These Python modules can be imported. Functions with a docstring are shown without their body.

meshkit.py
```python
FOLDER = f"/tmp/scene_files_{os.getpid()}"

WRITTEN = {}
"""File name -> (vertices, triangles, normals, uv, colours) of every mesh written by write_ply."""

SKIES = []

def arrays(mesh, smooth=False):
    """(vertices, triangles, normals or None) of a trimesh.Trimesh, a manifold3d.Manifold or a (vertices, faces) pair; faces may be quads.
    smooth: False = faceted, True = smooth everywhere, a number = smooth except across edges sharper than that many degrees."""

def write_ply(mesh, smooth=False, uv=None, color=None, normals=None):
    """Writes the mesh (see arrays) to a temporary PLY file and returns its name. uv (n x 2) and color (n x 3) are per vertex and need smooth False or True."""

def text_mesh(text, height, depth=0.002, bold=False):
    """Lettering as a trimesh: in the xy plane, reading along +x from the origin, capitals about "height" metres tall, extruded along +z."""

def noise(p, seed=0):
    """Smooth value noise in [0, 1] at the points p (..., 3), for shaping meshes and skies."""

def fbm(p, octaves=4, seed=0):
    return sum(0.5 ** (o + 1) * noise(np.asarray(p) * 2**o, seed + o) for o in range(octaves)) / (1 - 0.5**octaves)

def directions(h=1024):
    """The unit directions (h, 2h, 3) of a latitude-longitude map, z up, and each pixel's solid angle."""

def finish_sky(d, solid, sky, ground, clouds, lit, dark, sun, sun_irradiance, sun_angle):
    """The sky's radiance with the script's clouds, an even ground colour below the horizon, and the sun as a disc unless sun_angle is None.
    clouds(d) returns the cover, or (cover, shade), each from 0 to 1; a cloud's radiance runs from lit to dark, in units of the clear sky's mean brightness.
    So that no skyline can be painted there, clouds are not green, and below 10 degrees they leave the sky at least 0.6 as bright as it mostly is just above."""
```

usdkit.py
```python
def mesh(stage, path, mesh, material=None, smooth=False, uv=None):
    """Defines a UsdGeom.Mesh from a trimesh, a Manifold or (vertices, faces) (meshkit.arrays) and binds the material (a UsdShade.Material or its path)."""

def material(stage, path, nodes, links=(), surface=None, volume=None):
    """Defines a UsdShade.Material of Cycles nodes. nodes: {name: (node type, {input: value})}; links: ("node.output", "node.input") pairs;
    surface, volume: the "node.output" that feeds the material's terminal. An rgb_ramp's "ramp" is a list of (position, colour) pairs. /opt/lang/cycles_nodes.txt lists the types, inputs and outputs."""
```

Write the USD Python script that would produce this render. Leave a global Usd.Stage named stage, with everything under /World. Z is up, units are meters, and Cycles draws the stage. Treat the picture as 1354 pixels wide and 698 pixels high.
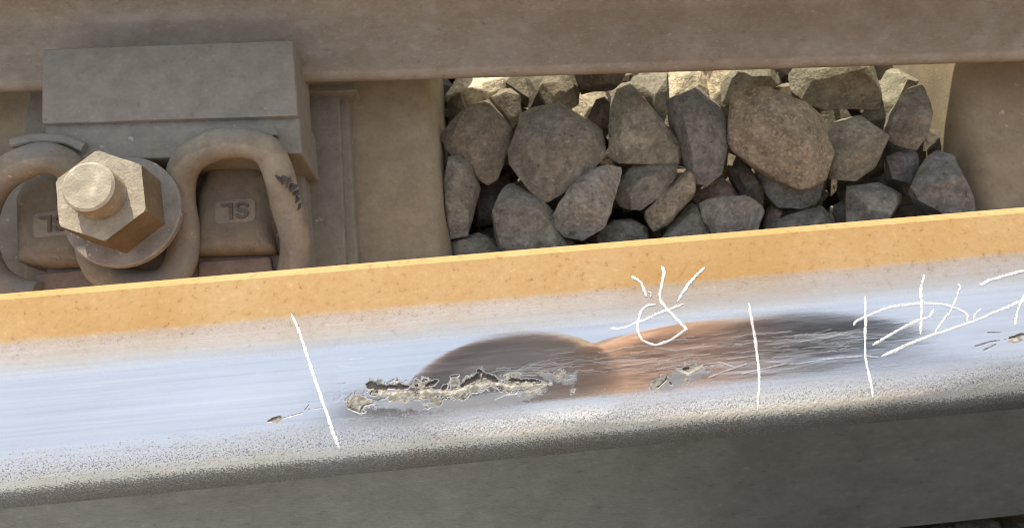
import math, sys
import numpy as np, trimesh
sys.path.insert(0, '/opt/lang')
import manifold3d as m3
import meshkit, usdkit
from pxr import Usd, UsdGeom, UsdLux, UsdShade, Sdf, Gf, Vt
from shapely.geometry import Polygon

stage = Usd.Stage.CreateInMemory()
UsdGeom.SetStageUpAxis(stage, UsdGeom.Tokens.z)
UsdGeom.SetStageMetersPerUnit(stage, 1.0)
world = UsdGeom.Xform.Define(stage, '/World')
stage.SetDefaultPrim(world.GetPrim())
UsdGeom.Scope.Define(stage, '/World/Looks')

# ------------------------------------------------------------------ camera (a phone held 27 cm above the rail)
F, CX, CY = 1042., 677., 349.                      # pixels of the photograph
_d = np.array([645. - CX, 605. - CY, F]); _d /= np.linalg.norm(_d)
_r = np.array([1, -0.0855, 0.]); _r[2] = -(_d[0] + _d[1] * _r[1]) / _d[2]; _r /= np.linalg.norm(_r)
R = np.stack([_r, np.cross(-_d, _r), -_d])          # world = R @ camera (x right, y down, z forward)
TOP = 0.176                                         # height of the rail head
C = np.array([0, 0, TOP + 0.268])
def P(px, py, z):                                   # where the thing seen at a pixel stands at height z
    v = R @ np.array([(px - CX) / F, (py - CY) / F, 1.]); return C + v * ((z - C[2]) / v[2])
def px_of(p):
    q = (np.asarray(p) - C) @ R
    return np.stack([q[..., 0] / q[..., 2] * F + CX, q[..., 1] / q[..., 2] * F + CY], -1)
cam = UsdGeom.Camera.Define(stage, '/World/camera')
M = np.eye(4); M[0, :3] = R[:, 0]; M[1, :3] = -R[:, 1]; M[2, :3] = -R[:, 2]; M[3, :3] = C
cam.AddTransformOp().Set(Gf.Matrix4d(M.tolist()))
cam.CreateHorizontalApertureAttr(36.); cam.CreateVerticalApertureAttr(36. * 527 / 1024)
cam.CreateFocalLengthAttr(36. * F / 1354)
cam.CreateClippingRangeAttr(Gf.Vec2f(0.005, 1000))
cam.CreateFStopAttr(32.); cam.CreateFocusDistanceAttr(0.285)
EXPOSURE = 0.48
cam.CreateExposureAttr(EXPOSURE)

# ------------------------------------------------------------------ sky and sun
SUN_EL = math.radians(23.2); _az = np.array([-0.24, 0.97]); _az /= np.linalg.norm(_az)
SUN = np.array([*(_az * math.cos(SUN_EL)), math.sin(SUN_EL)])
sky = usdkit.material(stage, '/World/Looks/sky_light', {
    'tc': ('texture_coordinate', {}), 'sz': ('separate_xyz', {}),
    'sky': ('sky_texture', {'sky_type': 'single_scattering', 'sun_disc': False, 'sun_elevation': SUN_EL,
                            'sun_rotation': math.atan2(SUN[0], SUN[1]), 'aerosol_density': 2.0, 'air_density': 1.0}),
    'n': ('noise_texture', {'scale': 2.2, 'detail': 6, 'roughness': 0.55}),
    'nr': ('map_range', {'from_min': .3, 'from_max': .7, 'to_min': -.10, 'to_max': .10, 'clamp': True}),
    'cr': ('rgb_ramp', {'ramp': [(0, (.80,) * 3), (.35, (.74,) * 3), (.7, (.70,) * 3), (1, (.68,) * 3)]}),
    'ad': ('math', {'math_type': 'add', 'use_clamp': True}),
    'cl': ('rgb_ramp', {'ramp': [(0, (1.0, .93, .80)), (.25, (.98, .93, .85)), (.6, (.92, .93, .96)), (1, (.80, .88, 1.0))]}),
    'cm': ('mix', {'mix_type': 'multiply', 'fac': 1.0, 'color2': (11.5, 11.5, 11.5)}),
    'mx': ('mix', {'mix_type': 'mix'}),
    'bg': ('background_shader', {'strength': 0.088})},
    [('tc.generated', 'n.vector'), ('tc.generated', 'sz.vector'), ('sz.z', 'cr.fac'), ('n.fac', 'nr.value'), ('cr.color', 'ad.value1'), ('nr.result', 'ad.value2'), ('ad.value', 'mx.fac'),
     ('sz.z', 'cl.fac'), ('cl.color', 'cm.color1'), ('cm.color', 'mx.color2'), ('sky.color', 'mx.color1'), ('mx.color', 'bg.color')],
    surface='bg.background')
dome = UsdLux.DomeLight.Define(stage, '/World/sky')
UsdShade.MaterialBindingAPI.Apply(dome.GetPrim()).Bind(sky)
dome.GetPrim().SetCustomDataByKey('kind', 'structure')
sun = UsdLux.DistantLight.Define(stage, '/World/sun')
sun.CreateNormalizeAttr(True); sun.CreateIntensityAttr(1.25); sun.CreateAngleAttr(0.5)
sun.CreateColorAttr(Gf.Vec3f(1.0, 0.87, 0.66))
_z = SUN; _x = np.cross([0, 0, 1], _z); _x /= np.linalg.norm(_x); _y = np.cross(_z, _x)
M = np.eye(4); M[0, :3], M[1, :3], M[2, :3] = _x, _y, _z
sun.AddTransformOp().Set(Gf.Matrix4d(M.tolist()))

# ------------------------------------------------------------------ helpers
used = {}
def numbered(path):
    n = used.get(path, 0); used[path] = n + 1
    return path if n == 0 else f'{path}_{n:03d}'
def tag(o, label=None, cat=None, group=None, kind=None):
    p = o.GetPrim() if hasattr(o, 'GetPrim') else o
    for k, v in (('label', label), ('category', cat), ('group', group), ('kind', kind)):
        if v: p.SetCustomDataByKey(k, v)
    return p
def obj(name, mesh, mat, parent=None, smooth=30, prim=None):
    path = numbered((str(parent.GetPath()) if parent else '/World') + '/' + name)
    m = usdkit.mesh(stage, path, mesh, mat, smooth=smooth)
    if prim:
        for k, v in prim.items():
            UsdGeom.PrimvarsAPI(m).CreatePrimvar(k, Sdf.ValueTypeNames.FloatArray, 'vertex').Set(Vt.FloatArray.FromNumpy(np.asarray(v, np.float32)))
    return m.GetPrim()
def thing(name, label, cat, group=None):
    x = UsdGeom.Xform.Define(stage, numbered('/World/' + name))
    return tag(x, label, cat, group)
def tm(m):
    a = m.to_mesh(); return trimesh.Trimesh(a.vert_properties[:, :3], a.tri_verts, process=False)
def hull(pts): return m3.Manifold.hull_points(np.asarray(pts, float))
def prism(poly, z0, z1, ch=0.0, ch_bottom=0.0):
    """Vertical prism over a convex-or-not polygon (n x 2) with a chamfered top edge."""
    g = Polygon(poly).buffer(0)
    cs = lambda q: m3.CrossSection([np.asarray(q.exterior.coords)[:-1]], m3.FillRule.Positive if q.exterior.is_ccw else m3.FillRule.Negative)
    if ch <= 0:
        return m3.Manifold.extrude(cs(g), z1 - z0).translate([0, 0, z0])
    parts, steps = [], 3
    parts.append(m3.Manifold.extrude(cs(g), z1 - ch - z0 + 1e-6).translate([0, 0, z0]))
    for i in range(steps):
        a0, a1 = math.pi / 2 * i / steps, math.pi / 2 * (i + 1) / steps
        q = g.buffer(-ch * (1 - math.cos((a0 + a1) / 2)), join_style=1)
        h0, h1 = z1 - ch + ch * math.sin(a0), z1 - ch + ch * math.sin(a1)
        parts.append(m3.Manifold.extrude(cs(q), h1 - z0).translate([0, 0, z0]))
    return m3.Manifold.batch_boolean(parts, m3.OpType.Add)
def rbox(poly_pts, z0, z1, r=0.0015):
    """Convex plate with rounded vertical and horizontal edges: hull of small spheres at its corners."""
    s = m3.Manifold.sphere(r, 12); c = np.mean(poly_pts, 0); out = []
    for p in poly_pts:
        dv = (c - p) / np.linalg.norm(c - p) * r * 1.3
        for z in (z0 + r, z1 - r): out.append(s.translate([p[0] + dv[0], p[1] + dv[1], z]))
    return m3.Manifold.batch_hull(out)
def spline(pts, n):
    pts = np.asarray(pts, float); out = []
    q = np.vstack([2 * pts[0] - pts[1], pts, 2 * pts[-1] - pts[-2]])
    for i in range(1, len(q) - 2):
        t = np.linspace(0, 1, n, endpoint=False)[:, None]
        a, b, c, d = q[i - 1], q[i], q[i + 1], q[i + 2]
        out.append(.5 * ((2 * b) + (c - a) * t + (2 * a - 5 * b + 4 * c - d) * t ** 2 + (3 * b - a - 3 * c + d) * t ** 3))
    return np.vstack(out + [pts[-1:]])
def tube(path, r, seg=24):
    path = np.asarray(path, float); n = len(path)
    r = np.broadcast_to(np.asarray(r, float), (n,))
    t = np.gradient(path, axis=0); t /= np.linalg.norm(t, axis=1)[:, None]
    up = np.array([0, 0, 1.]); rings = []
    for i in range(n):
        s = np.cross(t[i], up); s /= np.linalg.norm(s); u = np.cross(s, t[i])
        a = np.linspace(0, 2 * np.pi, seg, endpoint=False)
        rings.append(path[i] + r[i] * (np.cos(a)[:, None] * s + np.sin(a)[:, None] * u))
    v = np.vstack(rings + [path[:1], path[-1:]]); f = []
    for i in range(n - 1):
        for k in range(seg):
            a, b = i * seg + k, i * seg + (k + 1) % seg
            f += [(a, b, b + seg), (a, b + seg, a + seg)]
    for k in range(seg):
        f.append((n * seg, (k + 1) % seg, k)); f.append((n * seg + 1, (n - 1) * seg + k, (n - 1) * seg + (k + 1) % seg))
    m = trimesh.Trimesh(v, np.array(f), process=False)
    if m.volume < 0: m.invert()
    return m
def fine(mesh, edge):
    if isinstance(mesh, trimesh.Trimesh):
        t = trimesh.Trimesh(mesh.vertices, mesh.faces, process=True)
        mesh = m3.Manifold(m3.Mesh(np.asarray(t.vertices, np.float32), np.asarray(t.faces, np.uint32)))
    t = tm(mesh.refine_to_length(edge)); t = trimesh.Trimesh(t.vertices, t.faces, process=False); t.merge_vertices(); return t
def roughen(mesh, amp, scale, seed=0, edge=0.003, octaves=4):
    m = fine(mesh, edge)
    m.vertices = m.vertices + m.vertex_normals * ((meshkit.fbm(m.vertices * scale, octaves, seed) - .5) * 2 * amp)[:, None]
    return m

# ------------------------------------------------------------------ materials
def grain(name, stops, scale=60., detail=8, rough=0.85, bump=0.4, bdist=0.0006, bscale=900., metallic=0., spots=None, spot_scale=300., spot_at=(.66, .72), stretch=None, var=0.0, spec=0.3, patch=None, pits=(420., .40)):
    n = {'g': ('geometry', {}), 'n1': ('noise_texture', {'scale': scale, 'detail': detail, 'roughness': 0.62}),
         'r1': ('rgb_ramp', {'ramp': stops}),
         'nb': ('noise_texture', {'scale': bscale, 'detail': 5, 'roughness': 0.65}),
         'b': ('bump', {'strength': bump, 'distance': bdist}),
         'p': ('principled_bsdf', {'roughness': rough, 'metallic': metallic, 'specular_ior_level': spec})}
    src = 'g.position'; L = []
    if stretch:
        n['mp'] = ('mapping', {'scale': stretch}); L.append(('g.position', 'mp.vector')); src = 'mp.vector'
    L += [(src, 'n1.vector'), (src, 'nb.vector'), ('n1.fac', 'r1.fac'), ('nb.fac', 'b.height'), ('b.normal', 'p.normal')]
    col = 'r1.color'
    if patch:                                        # large faint patches of another tone
        n['np'] = ('noise_texture', {'scale': patch[1], 'detail': 4}); n['rp'] = ('rgb_ramp', {'ramp': [(0, (0,) * 3), (.48, (0,) * 3), (.62, (1,) * 3), (1, (1,) * 3)]})
        n['mp2'] = ('mix', {'mix_type': 'mix', 'color2': patch[0]}); n['mf2'] = ('math', {'math_type': 'multiply', 'value2': patch[2]})
        L += [('g.position', 'np.vector'), ('np.fac', 'rp.fac'), ('rp.color', 'mf2.value1'), ('mf2.value', 'mp2.fac'), (col, 'mp2.color1')]; col = 'mp2.color'
    if spots:
        n['ns'] = ('noise_texture', {'scale': spot_scale, 'detail': 3}); n['rs'] = ('rgb_ramp', {'ramp': [(0, (0,) * 3), (spot_at[0], (0,) * 3), (spot_at[1], (1,) * 3), (1, (1,) * 3)]})
        n['ms'] = ('mix', {'mix_type': 'mix', 'color2': spots}); L += [(src, 'ns.vector'), ('ns.fac', 'rs.fac'), ('rs.color', 'ms.fac'), (col, 'ms.color1')]; col = 'ms.color'
    if pits:
        n['nd'] = ('noise_texture', {'scale': pits[0], 'detail': 6, 'roughness': .65}); n['rd'] = ('rgb_ramp', {'ramp': [(0, (.25,) * 3), (pits[1] - .10, (.45,) * 3), (pits[1], (.92,) * 3), (.56, (1.0,) * 3), (.66, (1.22,) * 3), (1, (1.5,) * 3)]})
        n['md'] = ('mix', {'mix_type': 'multiply', 'fac': pits[2] if len(pits) > 2 else .5}); L += [(src, 'nd.vector'), ('nd.fac', 'rd.fac'), (col, 'md.color1'), ('rd.color', 'md.color2')]; col = 'md.color'
    L.append((col, 'p.base_color'))
    return usdkit.material(stage, '/World/Looks/' + name, n, L, surface='p.BSDF')
def sc(c, k): return tuple(x * k for x in c)
def ramp3(c, lo=.6, hi=1.4): return [(0, sc(c, lo)), (.38, sc(c, .5 * (1 + lo))), (.5, c), (.62, sc(c, .5 * (1 + hi))), (1, sc(c, hi))]
MAT = {}
MAT['foot'] = grain('rail_foot_steel', ramp3((.305, .292, .245), .85, 1.14), 110, rough=.8, detail=12, bump=.7, patch=((.20, .185, .155), 22, .3), spots=(.34, .33, .32), spot_scale=260, spot_at=(.70, .75), stretch=(.5, 1, 1))
MAT['web'] = grain('rail_web_rust', ramp3((.36, .21, .10)), 60)
MAT['far'] = grain('far_rail_rust', [(0, (.23, .195, .15)), (.40, (.30, .262, .21)), (.52, (.325, .29, .24)), (.64, (.365, .33, .285)), (1, (.46, .43, .39))], 90, detail=14, rough=.75, stretch=(.6, 1, 1), bscale=1400, bump=.9, spots=(.40, .375, .35), spot_scale=700, spot_at=(.60, .78), patch=((.20, .16, .12), 14, .25))
MAT['plate'] = grain('plate_steel', ramp3((.235, .224, .192), .82, 1.18), 110, spots=(.40, .39, .38), spot_scale=170, spot_at=(.68, .74), bump=.6, bscale=500, rough=.75)
MAT['block'] = grain('block_steel', ramp3((.262, .242, .208), .82, 1.16), 110, spots=(.38, .37, .37), spot_scale=150, spot_at=(.69, .75), bump=.7, bscale=420, rough=.75)
MAT['cast'] = grain('cast_iron', ramp3((.215, .19, .152), .75, 1.22), 120, spots=(.4, .38, .35), spot_scale=220, spot_at=(.70, .75), bump=.8, bscale=500)
MAT['panel'] = grain('letter_panel', ramp3((.275, .252, .212), .8, 1.15), 140)
MAT['letter'] = grain('letter_iron', ramp3((.15, .13, .11), .8, 1.2), 90)
MAT['ledge'] = grain('ledge_steel', ramp3((.225, .178, .152), .7, 1.25), 60)
MAT['clip'] = grain('spring_steel', ramp3((.26, .232, .185), .72, 1.22), 100, spots=(.45, .42, .37), spot_scale=210, spot_at=(.72, .77), bump=.6, bscale=650, patch=((.20, .20, .20), 30, .7))
def dusty(name, dust, steel, bscale):
    n = {'g': ('geometry', {}), 'sn': ('separate_xyz', {}), 'n1': ('noise_texture', {'scale': 130, 'detail': 10, 'roughness': .68}), 'n2': ('noise_texture', {'scale': bscale, 'detail': 6, 'roughness': .7}),
         'r1': ('rgb_ramp', {'ramp': [(0, sc(dust, .55)), (.4, sc(dust, .8)), (.55, dust), (.66, sc(dust, 1.3)), (1, sc(dust, 1.5))]}), 'r2': ('rgb_ramp', {'ramp': [(0, sc(steel, .5)), (.5, steel), (1, sc(steel, 1.8))]}),
         'ad': ('math', {'math_type': 'multiply_add', 'value2': .5, 'value3': -.25}), 'a2': ('math', {'math_type': 'add'}), 'mr': ('map_range', {'from_min': .35, 'from_max': .75, 'to_min': 0, 'to_max': 1, 'clamp': True}),
         'mx': ('mix', {'mix_type': 'mix'}), 'b': ('bump', {'strength': .9, 'distance': .0007}), 'p': ('principled_bsdf', {'roughness': .85, 'specular_ior_level': .25})}
    L = [('g.true_normal', 'sn.vector'), ('g.position', 'n1.vector'), ('g.position', 'n2.vector'), ('n1.fac', 'r1.fac'), ('n1.fac', 'r2.fac'), ('n1.fac', 'ad.value1'), ('sn.z', 'a2.value1'), ('ad.value', 'a2.value2'), ('a2.value', 'mr.value'),
         ('mr.result', 'mx.fac'), ('r2.color', 'mx.color1'), ('r1.color', 'mx.color2'), ('mx.color', 'p.base_color'), ('n2.fac', 'b.height'), ('b.normal', 'p.normal')]
    return usdkit.material(stage, '/World/Looks/' + name, n, L, surface='p.BSDF')
MAT['nut'] = dusty('nut_steel', (.40, .365, .30), (.17, .135, .085), 600)
MAT['stud'] = dusty('stud_steel', (.42, .385, .315), (.27, .235, .18), 420)
MAT['washer'] = grain('washer_steel', ramp3((.27, .255, .235), .6, 1.35), 80, spots=(.5, .49, .47), spot_scale=280, spot_at=(.64, .7), bump=.6)
MAT['gash'] = grain('gash', ramp3((.085, .08, .08)), 120, bump=1, bscale=900)
MAT['concrete'] = grain('concrete', ramp3((.33, .288, .212), .78, 1.18), 80, detail=10, spots=(.5, .47, .4), spot_scale=150, spot_at=(.70, .76), bump=.6, bscale=700, patch=((.30, .25, .19), 14, .6))
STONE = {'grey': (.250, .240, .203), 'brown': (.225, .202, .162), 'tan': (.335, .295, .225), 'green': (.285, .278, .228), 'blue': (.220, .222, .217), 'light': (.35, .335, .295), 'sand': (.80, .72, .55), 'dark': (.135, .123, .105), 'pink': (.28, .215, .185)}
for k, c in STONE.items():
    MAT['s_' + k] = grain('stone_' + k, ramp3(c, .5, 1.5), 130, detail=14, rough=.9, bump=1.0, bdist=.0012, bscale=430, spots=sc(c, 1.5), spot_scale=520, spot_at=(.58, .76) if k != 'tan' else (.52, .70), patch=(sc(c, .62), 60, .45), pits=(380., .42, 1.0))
MAT['bed'] = grain('ballast_fines', ramp3((.12, .105, .088), .5, 1.5), 90, bump=1, bscale=300, bdist=.002)
MAT['chalk'] = grain('chalk', [(0, (.80, .80, .80)), (1, (.90, .90, .90))], 300, bump=.6, bscale=1500, rough=.95)

# --- the running surface: rust outside the wheel band, mirror-worn steel inside it, pitted steel at the gauge corner
def rail_top_material():
    n = {'g': ('geometry', {}), 'sx': ('separate_xyz', {}),
         'ms': ('mapping', {'scale': (.35, 1, 1)}),
         'w1': ('noise_texture', {'scale': 120, 'detail': 6, 'roughness': .7}),         # wobble of the band edges
         'w2': ('noise_texture', {'scale': 2400, 'detail': 4, 'roughness': .75}),        # fine grit
         'a1': ('math', {'math_type': 'multiply_add', 'value2': .0022, 'value3': -.0011}),
         'a2': ('math', {'math_type': 'multiply_add', 'value2': .006, 'value3': -.003}),
         's1': ('math', {'math_type': 'add'}), 's2': ('math', {'math_type': 'add'}),
         'mr': ('map_range', {'from_min': -.002, 'from_max': .072, 'to_min': 0, 'to_max': 1, 'clamp': True})}
    L = [('g.position', 'sx.vector'), ('g.position', 'ms.vector'), ('ms.vector', 'w1.vector'), ('ms.vector', 'w2.vector'),
         ('w1.fac', 'a1.value1'), ('w2.fac', 'a2.value1'), ('sx.y', 's1.value1'), ('a1.value', 's1.value2'), ('s1.value', 's2.value1'), ('a2.value', 's2.value2'), ('s2.value', 'mr.value')]
    t = lambda mm: (mm + 2.) / 74.
    rust = (.44, .292, .143)
    n['col'] = ('rgb_ramp', {'ramp': [(0, (.25, .232, .20)), (t(3.2), (.27, .25, .215)), (t(5.0), (.58, .55, .485)), (t(7.0), (.62, .595, .545)), (t(9.2), (.62, .63, .66)), (t(18), (.78, .79, .82)),
                                     (t(40), (.80, .81, .84)), (t(43.5), (.62, .61, .60)), (t(46.5), (.52, .48, .46)), (t(51), (.45, .40, .385)), (t(52.6), (.44, .36, .29)), (t(53.6), rust), (1, rust)]})
    n['met'] = ('rgb_ramp', {'ramp': [(0, (.1,) * 3), (t(3.5), (.15,) * 3), (t(6), (.45,) * 3), (t(10), (.8,) * 3), (t(17), (1,) * 3), (t(40), (1,) * 3), (t(45), (.75,) * 3), (t(52), (.45,) * 3), (t(53.5), (0,) * 3), (1, (0,) * 3)]})
    n['rou'] = ('rgb_ramp', {'ramp': [(0, (.7,) * 3), (t(5), (.6,) * 3), (t(9), (.5,) * 3), (t(13), (.3,) * 3), (t(18), (.13,) * 3), (t(24), (.085,) * 3), (t(38), (.10,) * 3), (t(43), (.32,) * 3), (t(47), (.5,) * 3), (t(53), (.7,) * 3), (t(54), (.9,) * 3), (1, (.9,) * 3)]})
    for k in ('col', 'met', 'rou'): L.append(('mr.result', k + '.fac'))
    # dark pits, thickening towards the gauge corner
    n['pn'] = ('noise_texture', {'scale': 2000, 'detail': 4, 'roughness': .6})
    n['pthr'] = ('rgb_ramp', {'ramp': [(0, (.42,) * 3), (t(4), (.44,) * 3), (t(6.5), (.60,) * 3), (t(9), (.515,) * 3), (t(13), (.53,) * 3), (t(17), (.60,) * 3), (t(22), (.76,) * 3), (t(40), (.85,) * 3), (t(44), (.66,) * 3), (t(52), (.57,) * 3), (t(53), (.63,) * 3), (1, (.655,) * 3)]})
    n['pd'] = ('math', {'math_type': 'subtract'}); n['pk'] = ('math', {'math_type': 'multiply', 'value2': 15., 'use_clamp': True})
    n['pcol'] = ('rgb_ramp', {'ramp': [(0, (.10, .09, .075)), (t(12), (.13, .13, .14)), (t(40), (.25, .25, .25)), (t(50), (.30, .26, .25)), (t(53), (.30, .185, .09)), (1, (.29, .17, .07))]})
    n['c1'] = ('mix', {'mix_type': 'mix'}); n['pk2'] = ('math', {'math_type': 'multiply', 'value2': .8})
    L += [('g.position', 'pn.vector'), ('mr.result', 'pthr.fac'), ('pn.fac', 'pd.value1'), ('pthr.color', 'pd.value2'), ('pd.value', 'pk.value1'), ('mr.result', 'pcol.fac'),
          ('pk.value', 'pk2.value1'), ('pk2.value', 'c1.fac'), ('col.color', 'c1.color1'), ('pcol.color', 'c1.color2')]
    # rust mottling at the far side
    n['rn'] = ('noise_texture', {'scale': 330, 'detail': 12, 'roughness': .75}); n['rr'] = ('rgb_ramp', {'ramp': [(0, (.35, .28, .2)), (.34, (.62, .54, .44)), (.43, (.95, .93, .90)), (.58, (1.0, 1.0, 1.0)), (.66, (1.12, 1.18, 1.2)), (1, (1.3, 1.4, 1.4))]})
    n['c2'] = ('mix', {'mix_type': 'multiply', 'fac': 1.0}); L += [('g.position', 'rn.vector'), ('rn.fac', 'rr.fac'), ('c1.color', 'c2.color1'), ('rr.color', 'c2.color2')]
    n['rmask'] = ('rgb_ramp', {'ramp': [(0, (.8,) * 3), (t(10), (.3,) * 3), (t(18), (.08,) * 3), (t(40), (.08,) * 3), (t(46), (.5,) * 3), (t(53), (1,) * 3), (1, (1,) * 3)]}); L += [('mr.result', 'rmask.fac'), ('rmask.color', 'c2.fac'), ('rmask.color', 'c7.fac'), ('g.position', 'rq.vector'), ('rq.fac', 'rw.fac'), ('c2.color', 'c7.color1'), ('rw.color', 'c7.color2')]
    n['rq'] = ('noise_texture', {'scale': 26, 'detail': 5, 'roughness': .6}); n['rw'] = ('rgb_ramp', {'ramp': [(0, (.9, .8, .62)), (.40, (.96, .92, .84)), (.52, (1, .99, .97)), (.64, (1.03, 1.05, 1.08)), (1, (1.06, 1.12, 1.2))]}); n['c7'] = ('mix', {'mix_type': 'multiply'})
    n['km'] = ('mapping', {'scale': (7, 620, 620)}); n['kn'] = ('noise_texture', {'scale': 1., 'detail': 6, 'roughness': .7}); n['kr'] = ('rgb_ramp', {'ramp': [(0, (.7, .71, .73)), (.38, (.92, .925, .935)), (.5, (.98, .98, .98)), (.62, (1.03, 1.03, 1.02)), (1, (1.15, 1.12, 1.08))]})
    n['km2'] = ('mapping', {'scale': (9, 75, 75)}); n['kn2'] = ('noise_texture', {'scale': 1., 'detail': 5, 'roughness': .6}); n['kr2'] = ('rgb_ramp', {'ramp': [(0, (.80, .80, .82)), (.42, (.94, .94, .95)), (.58, (1, 1, 1)), (1, (1.06, 1.05, 1.04))]})
    n['ka'] = ('mix', {'mix_type': 'multiply'}); n['kb'] = ('mix', {'mix_type': 'multiply'}); L += [('met.color', 'ka.fac'), ('met.color', 'kb.fac'), ('sbs.value', 'sb.strength')]; n['sbs'] = ('math', {'math_type': 'multiply', 'value2': .07}); L.append(('met.color', 'sbs.value1'))
    L += [('g.position', 'km.vector'), ('km.vector', 'kn.vector'), ('kn.fac', 'kr.fac'), ('g.position', 'km2.vector'), ('km2.vector', 'kn2.vector'), ('kn2.fac', 'kr2.fac'), ('c7.color', 'ka.color1'), ('kr2.color', 'ka.color2'), ('ka.color', 'kb.color1'), ('kr.color', 'kb.color2')]
    # damage: torn crust, open cracks, and fine bright lines
    n['at1'] = ('attribute', {'attribute': 'crust'}); n['at2'] = ('attribute', {'attribute': 'pit'}); n['at3'] = ('attribute', {'attribute': 'scratch'}); n['at4'] = ('attribute', {'attribute': 'dull'})
    n['at5'] = ('attribute', {'attribute': 'scoop'}); n['c6'] = ('mix', {'mix_type': 'mix', 'color2': (.40, .40, .39)}); n['s6'] = ('math', {'math_type': 'multiply', 'value2': .5}); L += [('at5.fac', 's6.value1'), ('s6.value', 'c6.fac'), ('kb.color', 'c6.color1')]
    n['cn'] = ('noise_texture', {'scale': 420, 'detail': 8, 'roughness': .7}); n['crc'] = ('rgb_ramp', {'ramp': [(0, (.10, .095, .088)), (.38, (.19, .18, .162)), (.50, (.29, .275, .245)), (.62, (.42, .40, .36)), (1, (.62, .60, .54))]})
    n['c3'] = ('mix', {'mix_type': 'mix'}); L += [('g.position', 'cn.vector'), ('cn.fac', 'crc.fac'), ('at6.fac', 'c3.fac'), ('c6.color', 'c3.color1'), ('crc.color', 'c3.color2')]
    n['c5'] = ('mix', {'mix_type': 'mix', 'color2': (.74, .71, .63)}); L += [('at3.fac', 'c5.fac'), ('c3.color', 'c5.color1')]
    n['c4'] = ('mix', {'mix_type': 'mix', 'color2': (.07, .064, .062)}); L += [('at2.fac', 'c4.fac'), ('c5.color', 'c4.color1')]
    n['at6'] = ('attribute', {'attribute': 'torn'}); n['mx'] = ('math', {'math_type': 'maximum'}); n['mx2'] = ('math', {'math_type': 'maximum'}); n['mx3'] = ('math', {'math_type': 'maximum'})
    L += [('at6.fac', 'mx.value1'), ('at2.fac', 'mx.value2'), ('mx.value', 'mx3.value1'), ('at3.fac', 'mx3.value2'), ('mx3.value', 'mx2.value1'), ('pk2.value', 'mx2.value2')]
    n['ks'] = ('map_range', {'from_min': .35, 'from_max': .7, 'to_min': .06, 'to_max': -.03, 'clamp': True}); n['kq'] = ('math', {'math_type': 'add'}); L += [('kn2.fac', 'ks.value'), ('rou.color', 'kq.value1'), ('ks.result', 'kq.value2')]
    n['m1'] = ('mix_float', {'b': .15}); n['m2'] = ('mix_float', {'b': .75}); n['dl'] = ('mix_float', {'b': .19}); n['dm'] = ('math', {'math_type': 'subtract', 'use_clamp': True}); L += [('at4.fac', 'dm.value1'), ('at5.fac', 'dm.value2')]; n['r6'] = ('mix_float', {'b': .38})
    L += [('mx2.value', 'm1.fac'), ('met.color', 'm1.a'), ('kq.value', 'r6.a'), ('at5.fac', 'r6.fac'), ('r6.result', 'dl.a'), ('dm.value', 'dl.fac'), ('dl.result', 'm2.a'), ('mx2.value', 'm2.fac')]
    # brushed streaks along the rail + grit relief
    n['sm'] = ('mapping', {'scale': (12, 900, 900)}); n['sn'] = ('noise_texture', {'scale': 1., 'detail': 5, 'roughness': .6}); n['sb'] = ('bump', {'strength': .06, 'distance': .0001})
    n['gb'] = ('bump', {'distance': .00035}); n['gs'] = ('rgb_ramp', {'ramp': [(0, (.8,) * 3), (t(9), (.22,) * 3), (t(14), (.10,) * 3), (t(22), (.02,) * 3), (t(39), (.02,) * 3), (t(44), (.12,) * 3), (t(50), (.25,) * 3), (t(54), (.12,) * 3), (1, (.12,) * 3)]})
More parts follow.
